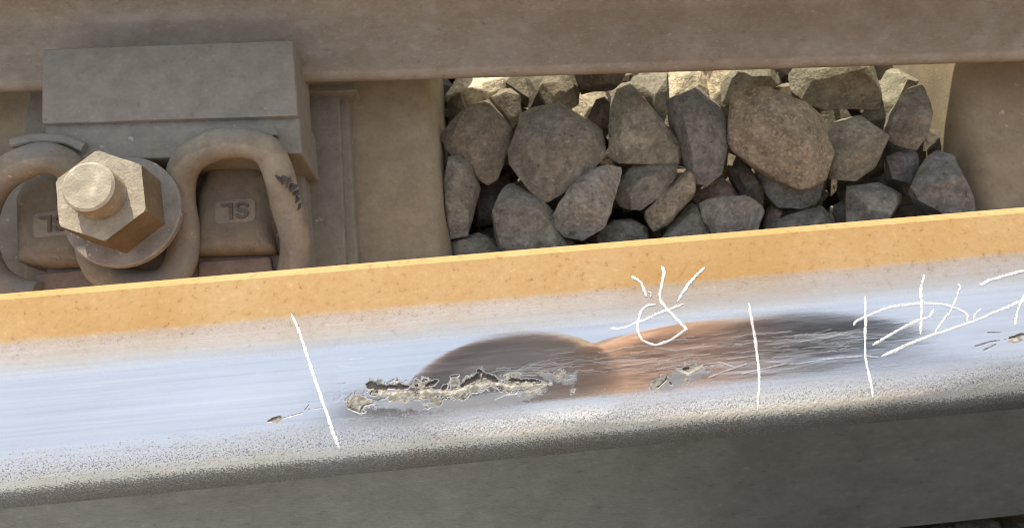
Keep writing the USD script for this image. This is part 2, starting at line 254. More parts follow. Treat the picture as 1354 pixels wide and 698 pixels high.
    L += [('g.position', 'sm.vector'), ('sm.vector', 'sn.vector'), ('sn.fac', 'sb.height'), ('mr.result', 'gs.fac'), ('gs.color', 'gb.strength'), ('w2.fac', 'gb.height'), ('sb.normal', 'gb.normal')]
    n['fb'] = ('bump', {'distance': .0007}); L += [('at6.fac', 'fb.strength'), ('cn.fac', 'fb.height'), ('gb.normal', 'fb.normal')]
    n['p'] = ('principled_bsdf', {'specular_ior_level': .3})
    L += [('c4.color', 'p.base_color'), ('m1.result', 'p.metallic'), ('m2.result', 'p.roughness'), ('fb.normal', 'p.normal')]
    return usdkit.material(stage, '/World/Looks/rail_running_surface', n, L, surface='p.BSDF')
MAT['top'] = rail_top_material()

# ------------------------------------------------------------------ ground
def gravel_sheet():
    xs = np.concatenate([[-120, -30, -8, -3], np.linspace(-1.2, 1.4, 140), [3, 8, 30, 120]]); ys = np.concatenate([[-120, -30, -8, -3], np.linspace(-.9, .9, 110), [3, 8, 30, 120]])
    X, Y = np.meshgrid(xs, ys, indexing='ij')
    Z = -.098 + .03 * (meshkit.fbm(np.stack([X * 24, Y * 24, 0 * X], -1), 4, 3) - .5)
    v = np.stack([X, Y, Z], -1).reshape(-1, 3); i = np.arange(len(xs) * len(ys)).reshape(X.shape)
    q = np.stack([i[:-1, :-1], i[1:, :-1], i[1:, 1:], i[:-1, 1:]], -1).reshape(-1, 4)
    return v, q
tag(obj('ground', gravel_sheet(), MAT['bed'], smooth=True), 'dark ballast bed under the loose stones and the sleepers', kind='structure')

# ------------------------------------------------------------------ sleepers (battered sides, worn edges)
def sleeper(xa0, xa1, xb0, xb1, y0, y1, name, label, seed):
    # top left edge runs (xa0,y0)-(xa1,y1), top right edge (xb0,y0)-(xb1,y1); sides lean out below
    def sec(y, t):
        l, r = xa0 + (xa1 - xa0) * t, xb0 + (xb1 - xb0) * t; c = .009
        pr = [(l - .014, -.19), (l - .0040, -.022), (l - .002, -.010), (l + .0015, -.003), (l + .007, 0), (r - .007, 0), (r - .0015, -.003), (r + .002, -.010), (r + .0040, -.022), (r + .014, -.19)]
        return [(x, y, z) for x, z in pr]
    m = fine(hull(sec(y0, 0) + sec(y1, 1)), .008)
    m.vertices = m.vertices + m.vertex_normals * ((meshkit.fbm(m.vertices * 55, 4, seed) - .5) * .0022)[:, None]
    return tag(obj(name, m, MAT['concrete'], smooth=40), label, 'sleeper')
eL = P(571, 105, 0), P(582, 335, 0)
sleeper(-.31, -.31, -.0165, -.0150, -.45, .62, 'concrete_sleeper', 'pale brown concrete sleeper under the bolted steel plate, left of the ballast stones', 5)
sleeper(.292, .3405, .59, .63, -.25, .55, 'concrete_sleeper', 'concrete sleeper at right with a sunlit left side, beyond the bluish grey stone', 8)

# ------------------------------------------------------------------ far rail
FD = np.array([1, -.0467, 0.]); FD /= np.linalg.norm(FD); FN = np.array([-FD[1], FD[0], 0])
F0 = P(677, 100, .041)
def far_profile(pr, x0=-6, x1=6, n=2):
    a = [F0 * [1, 1, 0] + FN * w + np.array([0, 0, z]) for w, z in pr]
    v = np.vstack([np.array(a) + FD * t for t in np.linspace(x0, x1, n)]); k = len(pr); f = []
    for s in range(n - 1):
        for i in range(k):
            j = (i + 1) % k; f += [(s * k + i, s * k + j, (s + 1) * k + j), (s * k + i, (s + 1) * k + j, (s + 1) * k + i)]
    from mapbox_earcut import triangulate_float64 as tri
    t = tri(np.array(pr), np.array([k], np.uint32)).reshape(-1, 3)
    f += [tuple(q) for q in t] + [tuple(q[::-1] + (n - 1) * k) for q in t]
    m = trimesh.Trimesh(v, np.array(f), process=True); m.fix_normals(); return m
far = thing('rail', 'rusty brown rail lying beyond the stones along the top of the picture', 'rail')
arc = [(.0055 - .0055 * math.cos(a), .0405 + .0055 * math.sin(a)) for a in np.linspace(-math.pi / 2, math.pi / 2 - .22, 9)]
obj('rail_foot', far_profile([(.118, .035)] + arc + [(.020, .0496), (.034, .0545), (.042, .060), (.0485, .070), (.050, .075), (.0505, .078), (.062, .078), (.063, .070), (.066, .062), (.080, .053), (.118, .043)]), MAT['far'], far, smooth=25)
obj('rail_web', far_profile([(.0504, .0772), (.0475, .098), (.0645, .098), (.0621, .0772)]), MAT['far'], far)
obj('rail_head', far_profile([(.0475, .0975), (.032, .104), (.030, .110), (.030, .1218), (.0325, .1245), (.085, .1245), (.088, .121), (.088, .106), (.0645, .0975)]), MAT['far'], far)

# ------------------------------------------------------------------ near rail: worn head with a spalled squat
near = thing('rail', 'worn rail with orange rust strip, mirror bright band, torn cracks and white chalk marks', 'rail')
def prof_top(y):                                    # height of the undamaged top over y, relative to TOP
    ys = np.array([.0005, .0012, .0025, .0045, .0075, .011, .016, .024, .034, .044, .053, .060, .0685]) 
    zs = np.array([-8.4, -6.4, -4.35, -2.65, -1.25, -.55, -.20, -.04, 0, -.02, -.14, -.36, -.78]) / 1000
    from scipy.interpolate import PchipInterpolator
    return PchipInterpolator(ys, zs)(np.clip(y, ys[0], ys[-1]))
xs = np.concatenate([[-8, -3, -1, -.5, -.3], np.arange(-.185, -.075, .00031), np.arange(-.075, .085, .00017), np.arange(.085, .222, .00031), [.3, .5, 1, 3, 8]])
ys = np.concatenate([np.linspace(.0005, .0045, 16), np.arange(.0050, .013, .00030), np.arange(.013, .042, .00017), np.arange(.042, .0675, .00030), [.0676]])
X, Y = np.meshgrid(xs, ys, indexing='ij'); Z0 = prof_top(Y)
PX = px_of(np.stack([X, Y, TOP + Z0], -1)); U, V = PX[..., 0], PX[..., 1]
def seg_d(poly, u=U, v=V):                           # distance in picture pixels to a polyline traced on the rail
    out = np.full(u.shape, 1e9)
    for (a, b), (c, d) in zip(poly[:-1], poly[1:]):
        l2 = (c - a) ** 2 + (d - b) ** 2 + 1e-9; t = np.clip(((u - a) * (c - a) + (v - b) * (d - b)) / l2, 0, 1)
        out = np.minimum(out, np.hypot(u - a - t * (c - a), v - b - t * (d - b)))
    return out
def poly_sd(poly):                                  # signed distance: positive inside
    d = seg_d(list(poly) + [poly[0]]); p = np.asarray(poly, float); ins = np.zeros(U.shape, bool)
    for (a, b), (c, e) in zip(p, np.roll(p, -1, 0)):
        cond = ((b > V) != (e > V)) & (U < (c - a) * (V - b) / (e - b + 1e-12) + a); ins ^= cond
    return np.where(ins, d, -d)
sm = lambda x: np.clip(x, 0, 1) ** 2 * (3 - 2 * np.clip(x, 0, 1))
nz = lambda s, seed, o=4: meshkit.fbm(np.stack([U * s, V * s, 0 * U], -1), o, seed) - .5
wob = nz(.09, 11) * 8 + nz(.28, 12) * 9 + nz(.7, 13) * 4
bu = (np.abs(U - 650) < 800)
Zd = np.zeros_like(X)
# the two shallow lobes of the squat
def lobe(cu, cv, ru, rvt, rvb, depth, slope=-.086):
    du = (U - cu) / ru; dv = V - cv - slope * (U - cu); dv = np.where(dv < 0, dv / rvt, dv / rvb)
    q = np.clip(1 - du ** 2 - dv ** 2, 0, 1); return -depth * q ** 1.5
Zd += lobe(680, 530, 152, 93, 50, .0019) + lobe(1005, 502, 325, 92, 52, .0026)
dull = np.clip(np.maximum(-lobe(680, 500, 140, 66, 40, 1), -lobe(985, 475, 275, 58, 34, 1)) * 1.6, 0, 1)
dull = np.maximum(dull, sm((poly_sd([(388, 470), (455, 440), (462, 500), (460, 540), (385, 545)]) + wob * 2) / 22) * .75)
# faint lengthwise waves of the worn surface, stronger inside the lobes
wave = meshkit.fbm(np.stack([U * .011, (V + .086 * U) * .075, 0 * U], -1), 4, 81) - .5
Zd += wave * (.000008 + .00014 * np.clip(dull, 0, 1)) * sm((Y - .014) / .006) * sm((.050 - Y) / .006)
# torn crust and open cracks
crust_polys = [[(458, 527), (470, 519), (488, 520), (496, 526), (520, 522), (560, 516), (588, 520), (612, 512), (640, 502), (662, 505), (690, 509), (728, 501), (732, 508), (716, 518), (696, 521), (680, 514), (648, 512), (622, 519), (606, 525), (588, 523), (560, 524), (540, 530), (512, 530), (494, 538), (476, 545), (460, 538)],
               [(488, 508), (500, 503), (520, 505), (545, 505), (552, 500), (566, 498), (572, 504), (562, 518), (552, 513), (530, 507), (505, 507)],
               [(586, 512), (602, 500), (616, 497), (628, 494), (630, 500), (612, 507), (598, 514)], [(630, 492), (636, 488), (640, 494), (656, 500), (668, 494), (686, 492), (686, 500), (672, 502), (660, 508), (640, 500)], [(554, 520), (584, 522), (580, 534), (560, 536)],
               [(724, 492), (744, 490), (756, 497), (738, 500)], [(752, 508), (768, 507), (770, 514), (756, 518)],
               [(857, 514), (866, 498), (880, 493), (883, 503), (872, 512), (862, 520)], [(884, 497), (892, 490), (894, 500), (888, 504)], [(892, 485), (904, 476), (918, 478), (932, 480), (928, 490), (916, 496), (908, 494), (896, 490)], [(906, 498), (916, 496), (916, 506), (907, 506)], [(920, 486), (940, 478), (956, 480), (936, 488)],
               [(1332, 452), (1340, 446), (1380, 440), (1385, 450), (1352, 455), (1342, 460)], [(355, 556), (374, 549), (376, 553), (362, 558)]]
crust = np.zeros_like(X)
for k, q in enumerate(crust_polys): crust = np.maximum(crust, sm((poly_sd(q) + wob * 1.15 - (1.6 if k > 6 else 1.3)) / 1.6 + .5) * (.75 if k > 6 else 1))
pits = [([(487, 511), (495, 510), (505, 513), (516, 512), (530, 511), (551, 510)], 4.6), ([(491, 520), (496, 522), (499, 519)], 3), ([(564, 509), (570, 507), (578, 503)], 2.4), ([(586, 514), (590, 510)], 2.2), ([(611, 510), (620, 504), (628, 500), (632, 496)], 3.6), ([(636, 491), (634, 489)], 2.5), ([(640, 496), (648, 499), (656, 503)], 3.3), ([(676, 501), (690, 503), (712, 502)], 3.2),
        ([(597, 497), (606, 496)], 1.6), ([(355, 557), (362, 553), (370, 551)], 1.5), ([(376, 552), (386, 549), (400, 545)], .8), ([(408, 541), (418, 540), (428, 538)], .7), ([(404, 541), (409, 535)], .6), ([(466, 541), (476, 545), (480, 536), (492, 533)], 1.2), ([(907, 487), (912, 486)], 2.2), ([(884, 500), (890, 507)], 1.6), ([(872, 511), (882, 502), (884, 496)], 1.4), ([(1335, 447), (1352, 442), (1385, 437)], 1.8), ([(1290, 458), (1310, 452), (1330, 449)], .8), ([(1306, 440), (1330, 440)], .7), ([(1300, 464), (1316, 456)], .7)]
pit = np.zeros_like(X)
wv = .75 + nz(.07, 51) * 1.5 + nz(.25, 52) * .8
for q, w in pits: pit = np.maximum(pit, sm((w * 1.05 * wv - seg_d(q) + wob * .50 * min(1, w / 3)) / .9 + .5) * min(1, .2 + w / 3.0))
# fine bright tears across the dark lobes, and drag scratches
scr = np.zeros_like(X)
lines = [[(985, 493), (1010, 487), (1040, 480), (1060, 480), (1090, 474), (1142, 470)], [(912, 490), (935, 480), (955, 478), (975, 485), (990, 480)], [(940, 498), (960, 490), (985, 482)], [(700, 518), (716, 512), (728, 502)], [(655, 528), (668, 522), (684, 520), (700, 516)], [(432, 430), (480, 427)], [(445, 476), (480, 474)], [(448, 484), (476, 486)], [(1150, 470), (1165, 472)]]
for q in lines: scr = np.maximum(scr, sm((.8 - seg_d(q) + wob * .12) / 1.0 + .25) * (.22 if q[0][1] < 486 and q[0][0] < 500 else .36))
rs = np.random.default_rng(4)
for _ in range(170):
    u0 = rs.uniform(640, 1130); w = 118 * (1 - abs(u0 - 930) / 330); v0 = 470 - .086 * (u0 - 930) + rs.uniform(-.36, .24) * max(20, w * .7)
    ln = rs.uniform(8, 60); k = rs.uniform(-.15, -.04); pts = [(u0, v0)]
    for s in range(7): pts.append((pts[-1][0] + ln / 7, pts[-1][1] + k * ln / 7 + rs.uniform(-1.3, 1.3)))
    b = (np.abs(U - u0 - ln / 2) < ln + 6) & (np.abs(V - v0) < 18)
    scr[b] = np.maximum(scr[b], sm((.55 - seg_d(pts, U[b], V[b])) / .9 + .2) * rs.uniform(.05, .26))
for _ in range(34):                                 # drag marks on the mirror band
    u0, v0 = rs.uniform(-20, 1350), rs.uniform(12, 42); ln = rs.uniform(15, 110)
    p = px_of(np.array([P(u0, 480, TOP)[0], v0 / 1000, TOP])); pts = [(p[0], p[1]), (p[0] + ln, p[1] - ln * (.084 + rs.uniform(-.02, .02)))]
    b = (np.abs(U - p[0] - ln / 2) < ln + 6) & (np.abs(V - p[1]) < 18)
    scr[b] = np.maximum(scr[b], sm((.4 - seg_d(pts, U[b], V[b])) / .9 + .2) * rs.uniform(.04, .22))
lip = np.zeros_like(X)
for q, w in [([(492, 521), (515, 520), (560, 517), (598, 519)], 3.0), ([(598, 519), (625, 509), (650, 507), (672, 509)], 3.6), ([(676, 511), (700, 508), (730, 506)], 3.2), ([(896, 488), (912, 493), (930, 484)], 2.2), ([(1340, 451), (1354, 448), (1385, 445)], 2.0)]: lip = np.maximum(lip, sm((w * wv - seg_d(q) + wob * .35) / 2.0 + .2))
scoop = np.zeros_like(X)
for q in [[(478, 530), (520, 525), (600, 524), (650, 514), (735, 505), (722, 520), (690, 536), (640, 546), (560, 546), (505, 542)], [(700, 488), (770, 486), (762, 512), (720, 508)], [(858, 512), (890, 485), (960, 480), (930, 505), (880, 520)]]: scoop = np.maximum(scoop, sm((poly_sd(q) + wob * .8) / 6))
for q in crust_polys[:6]:
    b = poly_sd(q) + wob * 1.15; pit = np.maximum(pit, sm((.6 - np.abs(b + 1.2)) / .7 + .3) * np.clip(.3 + nz(.08, 61) * 2.4, 0, .85))
pit = pit * (1 - lip * .8); scr = np.maximum(scr, lip * np.clip(.55 + nz(.3, 62) * 1.6, 0, .85))
crust *= (1 - pit) * np.clip(.55 + nz(.10, 41) * 2.2 + nz(.4, 42) * 1.0, .06, .9)
from scipy.ndimage import maximum_filter, uniform_filter
torn = np.maximum(uniform_filter(maximum_filter(np.maximum(pit, np.maximum(crust, lip)), 3), 5), np.maximum(pit, crust))
torn = sm((torn - .30) / .30)
Zd += crust * (nz(.3, 21, 5) * .00018 - .00006) - pit * (.0003 + nz(.2, 22) * .0002) + scr * .00006
Zd += np.where(Y < .016, 1, 0) * sm((.016 - Y) / .008) * nz(.5, 31, 3) * .00022 + sm((Y - .050) / .004) * nz(.35, 32, 4) * .00006
Zd *= bu
Ztop = TOP + Z0 + Zd
def surf_z(x, y):
    i = np.clip(np.searchsorted(xs, x) - 1, 0, len(xs) - 2); j = np.clip(np.searchsorted(ys, y) - 1, 0, len(ys) - 2)
    a = (x - xs[i]) / (xs[i + 1] - xs[i]); b = (y - ys[j]) / (ys[j + 1] - ys[j])
    return Ztop[i, j] * (1 - a) * (1 - b) + Ztop[i + 1, j] * a * (1 - b) + Ztop[i, j + 1] * (1 - a) * b + Ztop[i + 1, j + 1] * a * b
# columns of the head cross-section that go on round the corners and down the sides
nb = [(.0000, -.0098), (-.0004, -.0118), (-.0011, -.0128), (-.0010, -.0134), (-.0003, -.0139), (-.0003, -.017), (-.0004, -.030), (.0002, -.038), (.0018, -.041)]
fb = [(.06772, -.00072), (.06780, -.00079), (.0690, -.0019), (.0702, -.0030), (.0705, -.0034), (.0706, -.005), (.0706, -.016), (.0706, -.030), (.0700, -.038), (.0684, -.041)]
def col(y, z): return np.stack([xs, np.full_like(xs, y), np.full_like(xs, TOP + z)], -1)[:, None]
grid = np.concatenate([col(*q) for q in nb[::-1]] + [np.stack([X, Y, Ztop], -1)] + [col(*q) for q in fb], 1)
pad = lambda a: np.concatenate([np.zeros((len(xs), len(nb))), a, np.zeros((len(xs), len(fb)))], 1).ravel()
I = np.arange(grid.shape[0] * grid.shape[1]).reshape(grid.shape[:2])
quad = np.stack([I[:-1, :-1], I[1:, :-1], I[1:, 1:], I[:-1, 1:]], -1).reshape(-1, 4)
obj('rail_head', (grid.reshape(-1, 3), quad), MAT['top'], near, smooth=True, prim={'crust': pad(crust), 'pit': pad(pit), 'scratch': pad(scr), 'dull': pad(dull), 'scoop': pad(scoop * bu), 'torn': pad(torn)})
def bar(pr, x0=-8, x1=8):
    k = len(pr); v = np.array([(x0, y, z) for y, z in pr] + [(x1, y, z) for y, z in pr]); f = []
    for i in range(k):
        j = (i + 1) % k; f += [(i, j, j + k), (i, j + k, i + k)]
    from mapbox_earcut import triangulate_float64 as tri
    t = tri(np.array(pr), np.array([k], np.uint32)).reshape(-1, 3)
    f += [tuple(q) for q in t] + [tuple(q[::-1] + k) for q in t]
    m = trimesh.Trimesh(v, np.array(f), process=True); m.fix_normals(); return m
obj('rail_web', bar([(.0018, .1352), (.0684, .1352), (.0684, .1345), (.050, .130), (.044, .122), (.0425, .080), (.046, .044), (.060, .031), (.010, .031), (.024, .044), (.0275, .080), (.026, .122), (.020, .130), (.0018, .1345)]), MAT['web'], near)
obj('rail_foot', bar([(-.0555, .004), (-.0565, .006), (-.0565, .010), (-.0545, .0125), (-.035, .0175), (-.010, .0255), (.010, .0312), (.060, .0312), (.080, .0255), (.100, .0175), (.107, .0125), (.1085, .009), (.1085, .004)]), MAT['foot'], near)

# chalk marks: thin uneven ribbons of chalk lying on the steel
def chalk(pts, w, seed):
    p = spline(pts, 26); n = len(p); rng = np.random.default_rng(seed); w = w * .76
    t = np.gradient(p, axis=0); t /= np.linalg.norm(t, axis=1)[:, None] + 1e-9; nrm = np.stack([-t[:, 1], t[:, 0]], -1)
    s = np.linspace(0, 1, n); press = .82 + .5 * (meshkit.fbm(np.stack([s * 9, s * 0 + seed, s * 0], -1), 3, seed) - .5)
    taper = np.clip(np.minimum(s, 1 - s) * 12 + .35, 0, 1) * press; p = p + nrm * ((meshkit.fbm(np.stack([s * 14, s * 0, s * 0 + seed], -1), 3, seed + 5) - .5) * 1.6)[:, None]
    os_ = np.linspace(-1, 1, 11); q = []
    for o in os_:
        e = p + nrm * ((o * w / 2 * taper) + rng.uniform(-.22, .22, n) * (.4 + abs(o)))[:, None]
        base = np.array([P(a, b, TOP) for a, b in e])
        z = surf_z(base[:, 0], np.clip(base[:, 1], .0006, .0675)) + .00005 + .00016 * (1 - abs(o) ** 3) * rng.uniform(.6, 1.2, n)
        q.append(np.array([P(a, b, zz) for (a, b), zz in zip(e, z)]))
    g = np.stack(q, 1); k = len(os_); i = np.arange(n * k).reshape(n, k)
    f = np.stack([i[:-1, :-1], i[1:, :-1], i[1:, 1:], i[:-1, 1:]], -1)
    gap = meshkit.fbm(g[:-1, :-1] * 2600, 3, seed) - .5; edge = np.abs(.5 * (os_[:-1] + os_[1:]))[None]
    keep = gap < .30 - .30 * edge ** 2                    # chalk skips over the hollows, most at its edges
    f = f[keep].reshape(-1, 4); u, inv = np.unique(f, return_inverse=True)
    return g.reshape(-1, 3)[u], inv.reshape(-1, 4)
marks = [([(385, 414), (396, 440), (408, 475), (418, 505), (430, 540), (440, 570), (449, 594)], 7.5),
         ([(835, 365), (846, 372), (851, 382), (855, 392)], 6), ([(857, 385), (861, 388), (860, 393)], 2.5), ([(875, 351.5), (878, 361), (875, 376), (872.5, 395), (884, 411), (897, 424), (909, 436)], 6.5), ([(932, 353.5), (922, 363), (912, 374), (896, 398)], 6),
         ([(807, 435), (825, 433), (848, 424), (876, 412), (904, 401.5)], 5.5), ([(867, 402), (853, 406), (845, 419), (843, 436), (849.5, 449), (865, 455), (882, 451), (898, 442), (909, 434)], 5.5),
         ([(990, 400), (994, 425), (999, 452), (1003, 485), (1004, 500), (1003, 522), (1002, 543)], 6), ([(1144, 391), (1144.5, 426), (1144, 465), (1146, 480), (1151, 503), (1155, 525)], 5.5),
         ([(1128.6, 430), (1134, 424), (1152, 416), (1180, 406), (1213, 401.5), (1244, 402.5), (1267, 409), (1279, 417), (1278, 427)], 5.5), ([(1222.6, 363), (1218, 382), (1219, 407), (1217, 442)], 6), ([(1154, 456), (1180, 441), (1209, 426), (1228, 419), (1235, 409)], 6), ([(1267, 375), (1269, 382), (1259, 407), (1244, 428), (1236, 441)], 5),
         ([(1165, 471.5), (1186, 462), (1228, 445), (1286, 425), (1320, 411), (1354, 397), (1380, 385)], 6.5), ([(1287, 422), (1290, 415), (1297.5, 408)], 3.5), ([(1356, 388), (1346, 410), (1342.6, 430)], 5.5), ([(1295, 377), (1315, 369), (1354, 358), (1376, 351)], 6.5)]
for i, (q, w) in enumerate(marks): obj('chalk_mark', chalk(q, w, i), MAT['chalk'], near, smooth=True)

# ------------------------------------------------------------------ steel base plate
def pxy(pts, z): return np.array([P(a, b, z)[:2] for a, b in pts])
plate = thing('base_plate', 'ribbed grey steel base plate bolted down on the left sleeper', 'base plate')
x0, x1 = P(44, 170, .010)[0], P(467, 230, .010)[0]
yt = P(440, 116, .014)[1]
obj('plate', roughen(rbox(np.array([(x0, .075), (x1 + .001, .075), (x1 - .001, yt), (x0, yt + .008)]), -.002, .012), .0003, 120, 1, .006), MAT['plate'], plate)
obj('plate', roughen(rbox(pxy([(-90, 208), (50, 203), (56, 420), (-90, 430)], .011), -.002, .011, .001), .0003, 120, 12, .006), MAT['plate'], plate)
obj('rib', roughen(rbox(pxy([(409, 360), (456, 360), (446, 119), (402, 119)], .016), .0105, .016, .001), .0003, 150, 2, .005), MAT['plate'], plate)
obj('edge_bar', rbox(pxy([(400, 121), (472, 119), (471, 112), (400, 113)], .022), .008, .022, .001), MAT['plate'], plate)
obj('edge_bar', rbox(pxy([(30, 190), (62, 186), (56, 120), (40, 121)], .016), .004, .016, .001), MAT['plate'], plate)

guide = thing('guide_plate', 'stepped cast steel guide plate between the bolt and the far rail, with raised letters', 'guide plate')
low = rbox(pxy([(58, 158), (397, 150), (411, 352), (60, 384)], .030), .012, .030, .002)
obj('lower_step', roughen(low, .00035, 120, 3, .004), MAT['plate'], guide)
mid = rbox(pxy([(59, 150), (396, 140), (400, 200), (62, 211)], .0625), .020, .0625, .0014)
obj('middle_step', roughen(mid, .0003, 120, 4, .004), MAT['plate'], guide)
up = rbox(pxy([(55, 66), (388, 54), (394, 151), (54, 162)], .066), .030, .066, .0010)
obj('top_block', roughen(up, .00035, 110, 5, .004), MAT['block'], guide)
obj('seat_ridge', tube(spline([P(16, 190, .066), P(45, 184, .066), P(85, 185, .066), P(112, 196, .065)], 8), .0026, 12), MAT['plate'], guide)
obj('seat_ridge', rbox(pxy([(268, 172), (362, 167), (368, 176), (266, 180)], .0665), .055, .0665, .0010), MAT['plate'], guide)
def dome(poly, z0, z1, r):
    return roughen(prism(pxy(poly, z1 - .004), z0, z1, r), .0003, 140, 6, .003)
def lettered(poly, pan, clip_right=None):
    g = Polygon(pxy(poly, .038)).convex_hull
    body = tm(hull(np.vstack([np.column_stack([np.asarray(g.buffer(-.008 * (1 - math.cos(a)), join_style=1).exterior.coords), np.full(len(g.buffer(-.008 * (1 - math.cos(a)), join_style=1).exterior.coords), .036 + .008 * math.sin(a))]) for a in np.linspace(0, math.pi / 2, 7)] + [np.column_stack([np.asarray(g.exterior.coords), np.full(len(g.exterior.coords), .018)])])))
    body = roughen(body, .0003, 140, 6, .003)
    b = obj('hump', body, MAT['cast'], guide, smooth=45)
    q = pxy(pan, .0445)
    obj('letter_panel', prism(np.asarray(Polygon(q).buffer(-.003).buffer(.003).exterior.coords)[:-1], .0425, .04445, .0004), MAT['panel'], b)
    ux = q[1] - q[0]; w = np.linalg.norm(ux); ux = ux / w; uy = np.array([-ux[1], ux[0]])
    uy = uy if np.dot(q[3] - q[0], uy) > 0 else -uy
    t = meshkit.text_mesh('SL', .0082, .0014, bold=True); t.vertices[:, :2] -= t.bounds[:, :2].mean(0)
    t.vertices[:, 0] *= 1.1
    c = q.mean(0); v = t.vertices.copy()
    t.vertices[:, :2] = c + np.outer(v[:, 0], -ux) + np.outer(v[:, 1], -np.array([-ux[1], ux[0]]))   # turned half round, as cast
    t.vertices[:, 2] = v[:, 2] + .0442
    obj('letters', t, MAT['letter'], b)
lettered([(259, 336), (260, 262), (273, 228), (286, 215), (312, 211), (337, 216), (350, 235), (358, 290), (365, 333)], [(284, 297), (338, 292), (337, 262), (285, 266)])
lettered([(24, 346), (22, 262), (34, 240), (50, 230), (80, 226), (102, 240), (112, 300), (114, 350), (60, 352)], [(44, 315), (100, 309), (98, 277), (43, 282)])
obj('front_ledge', roughen(rbox(pxy([(262, 346), (357, 339), (372, 420), (262, 430)], .034), .012, .034, .0012), .0002, 150, 7, .004), MAT['ledge'], guide)
obj('front_ledge', roughen(rbox(pxy([(47, 362), (125, 355), (125, 430), (47, 440)], .034), .012, .034, .0012), .0002, 150, 8, .004), MAT['ledge'], guide)

# ------------------------------------------------------------------ W-shaped spring clip
def zpath(pts): return np.array([P(a, b, z) for a, b, z in pts])
cl = thing('spring_clip', 'W shaped round bar spring clip pressed down by the bolt', 'spring clip')
path = zpath([(52, 392, .034), (22, 386, .035), (-8, 366, .038), (-24, 330, .043), (-24, 285, .052), (-8, 245, .062), (25, 219, .0700), (62, 209, .0705), (92, 222, .062), (108, 255, .049), (116, 300, .044), (126, 345, .043), (150, 370, .042), (185, 378, .042), (220, 372, .042), (240, 345, .043), (243, 300, .046), (237, 255, .052), (246, 217, .062), (276, 195, .0702), (318, 189, .0708), (352, 199, .0700), (368, 228, .064), (378, 270, .055), (389, 310, .046), (389, 345, .039), (378, 380, .034), (360, 400, .032)])
body = tube(spline(path, 10), .0078, 28)
body.vertices += body.vertex_normals * ((meshkit.fbm(body.vertices * 130, 4, 9) - .5) * .0007)[:, None]
obj('bent_bar', body, MAT['clip'], cl, smooth=True)
g0 = []
rg = np.random.default_rng(2)
for a, b, z in [(371, 237, .0700), (378, 236, .0692), (384, 240, .0675), (386, 247, .0660), (389, 255, .0630), (391, 263, .0605), (394, 270, .0575)]:
    c = P(a, b, z); g0.append(hull(c + rg.normal(0, 1, (9, 3)) * [.0015, .0018, .0005]))
obj('gash', tm(m3.Manifold.batch_boolean(g0, m3.OpType.Add)), MAT['gash'], cl, smooth=False)

# ------------------------------------------------------------------ bolt, nut and washer
bolt = thing('bolt', 'dusty sunlit hexagon nut on a thick bolt with a round washer, clamping the clip', 'bolt')
NZ = .0885; nc = P(133, 258, NZ); vA, vD = P(128.8, 195, NZ), P(140.3, 321.3, NZ)
ang = math.atan2((vA - vD)[1], (vA - vD)[0]); NR = .0228
hexp = np.array([(NR * math.cos(ang + k * math.pi / 3), NR * math.sin(ang + k * math.pi / 3)) for k in range(6)])
cone = m3.Manifold.cylinder(.0245, .0245 + .0166, .0166, 64).translate([0, 0, .0])   # wide cone so that only the corners get the usual bevel
nut = prism(hexp, .0, .0225, 0)
bev = m3.Manifold.cylinder(.0225, NR + .0120, NR - .0006, 64)
nut = (nut ^ bev).translate([nc[0], nc[1], NZ - .0225])
obj('nut', roughen(nut, .00022, 160, 1, .0022), MAT['nut'], bolt, smooth=28)
st = m3.Manifold.batch_hull([m3.Manifold.cylinder(.030, .0118, .0118, 48).translate([0, 0, -.0185]), m3.Manifold.cylinder(.0001, .0106, .0106, 48).translate([0, 0, .0124])])
rings = []
for k in range(4): rings.append(m3.Manifold.cylinder(.0011, .0121, .0117, 48).translate([0, 0, .0006 + k * .0024]))
st = m3.Manifold.batch_boolean([st] + rings, m3.OpType.Add).translate([nc[0], nc[1], NZ])
obj('threaded_end', roughen(st, .0003, 170, 2, .002), MAT['stud'], bolt, smooth=28)
ws = m3.Manifold.batch_hull([m3.Manifold.cylinder(.003, .0286, .0286, 72).translate([0, 0, .0008]), m3.Manifold.cylinder(.0046, .0278, .0278, 72)]).translate([nc[0] - .0002, nc[1] - .0004, NZ - .0225 - .0045])
obj('washer', roughen(ws, .0002, 150, 3, .003), MAT['washer'], bolt, smooth=30)
sh = m3.Manifold.cylinder(.05, .0118, .0118, 32).translate([nc[0], nc[1], .008])
obj('shank', sh, MAT['cast'], bolt)

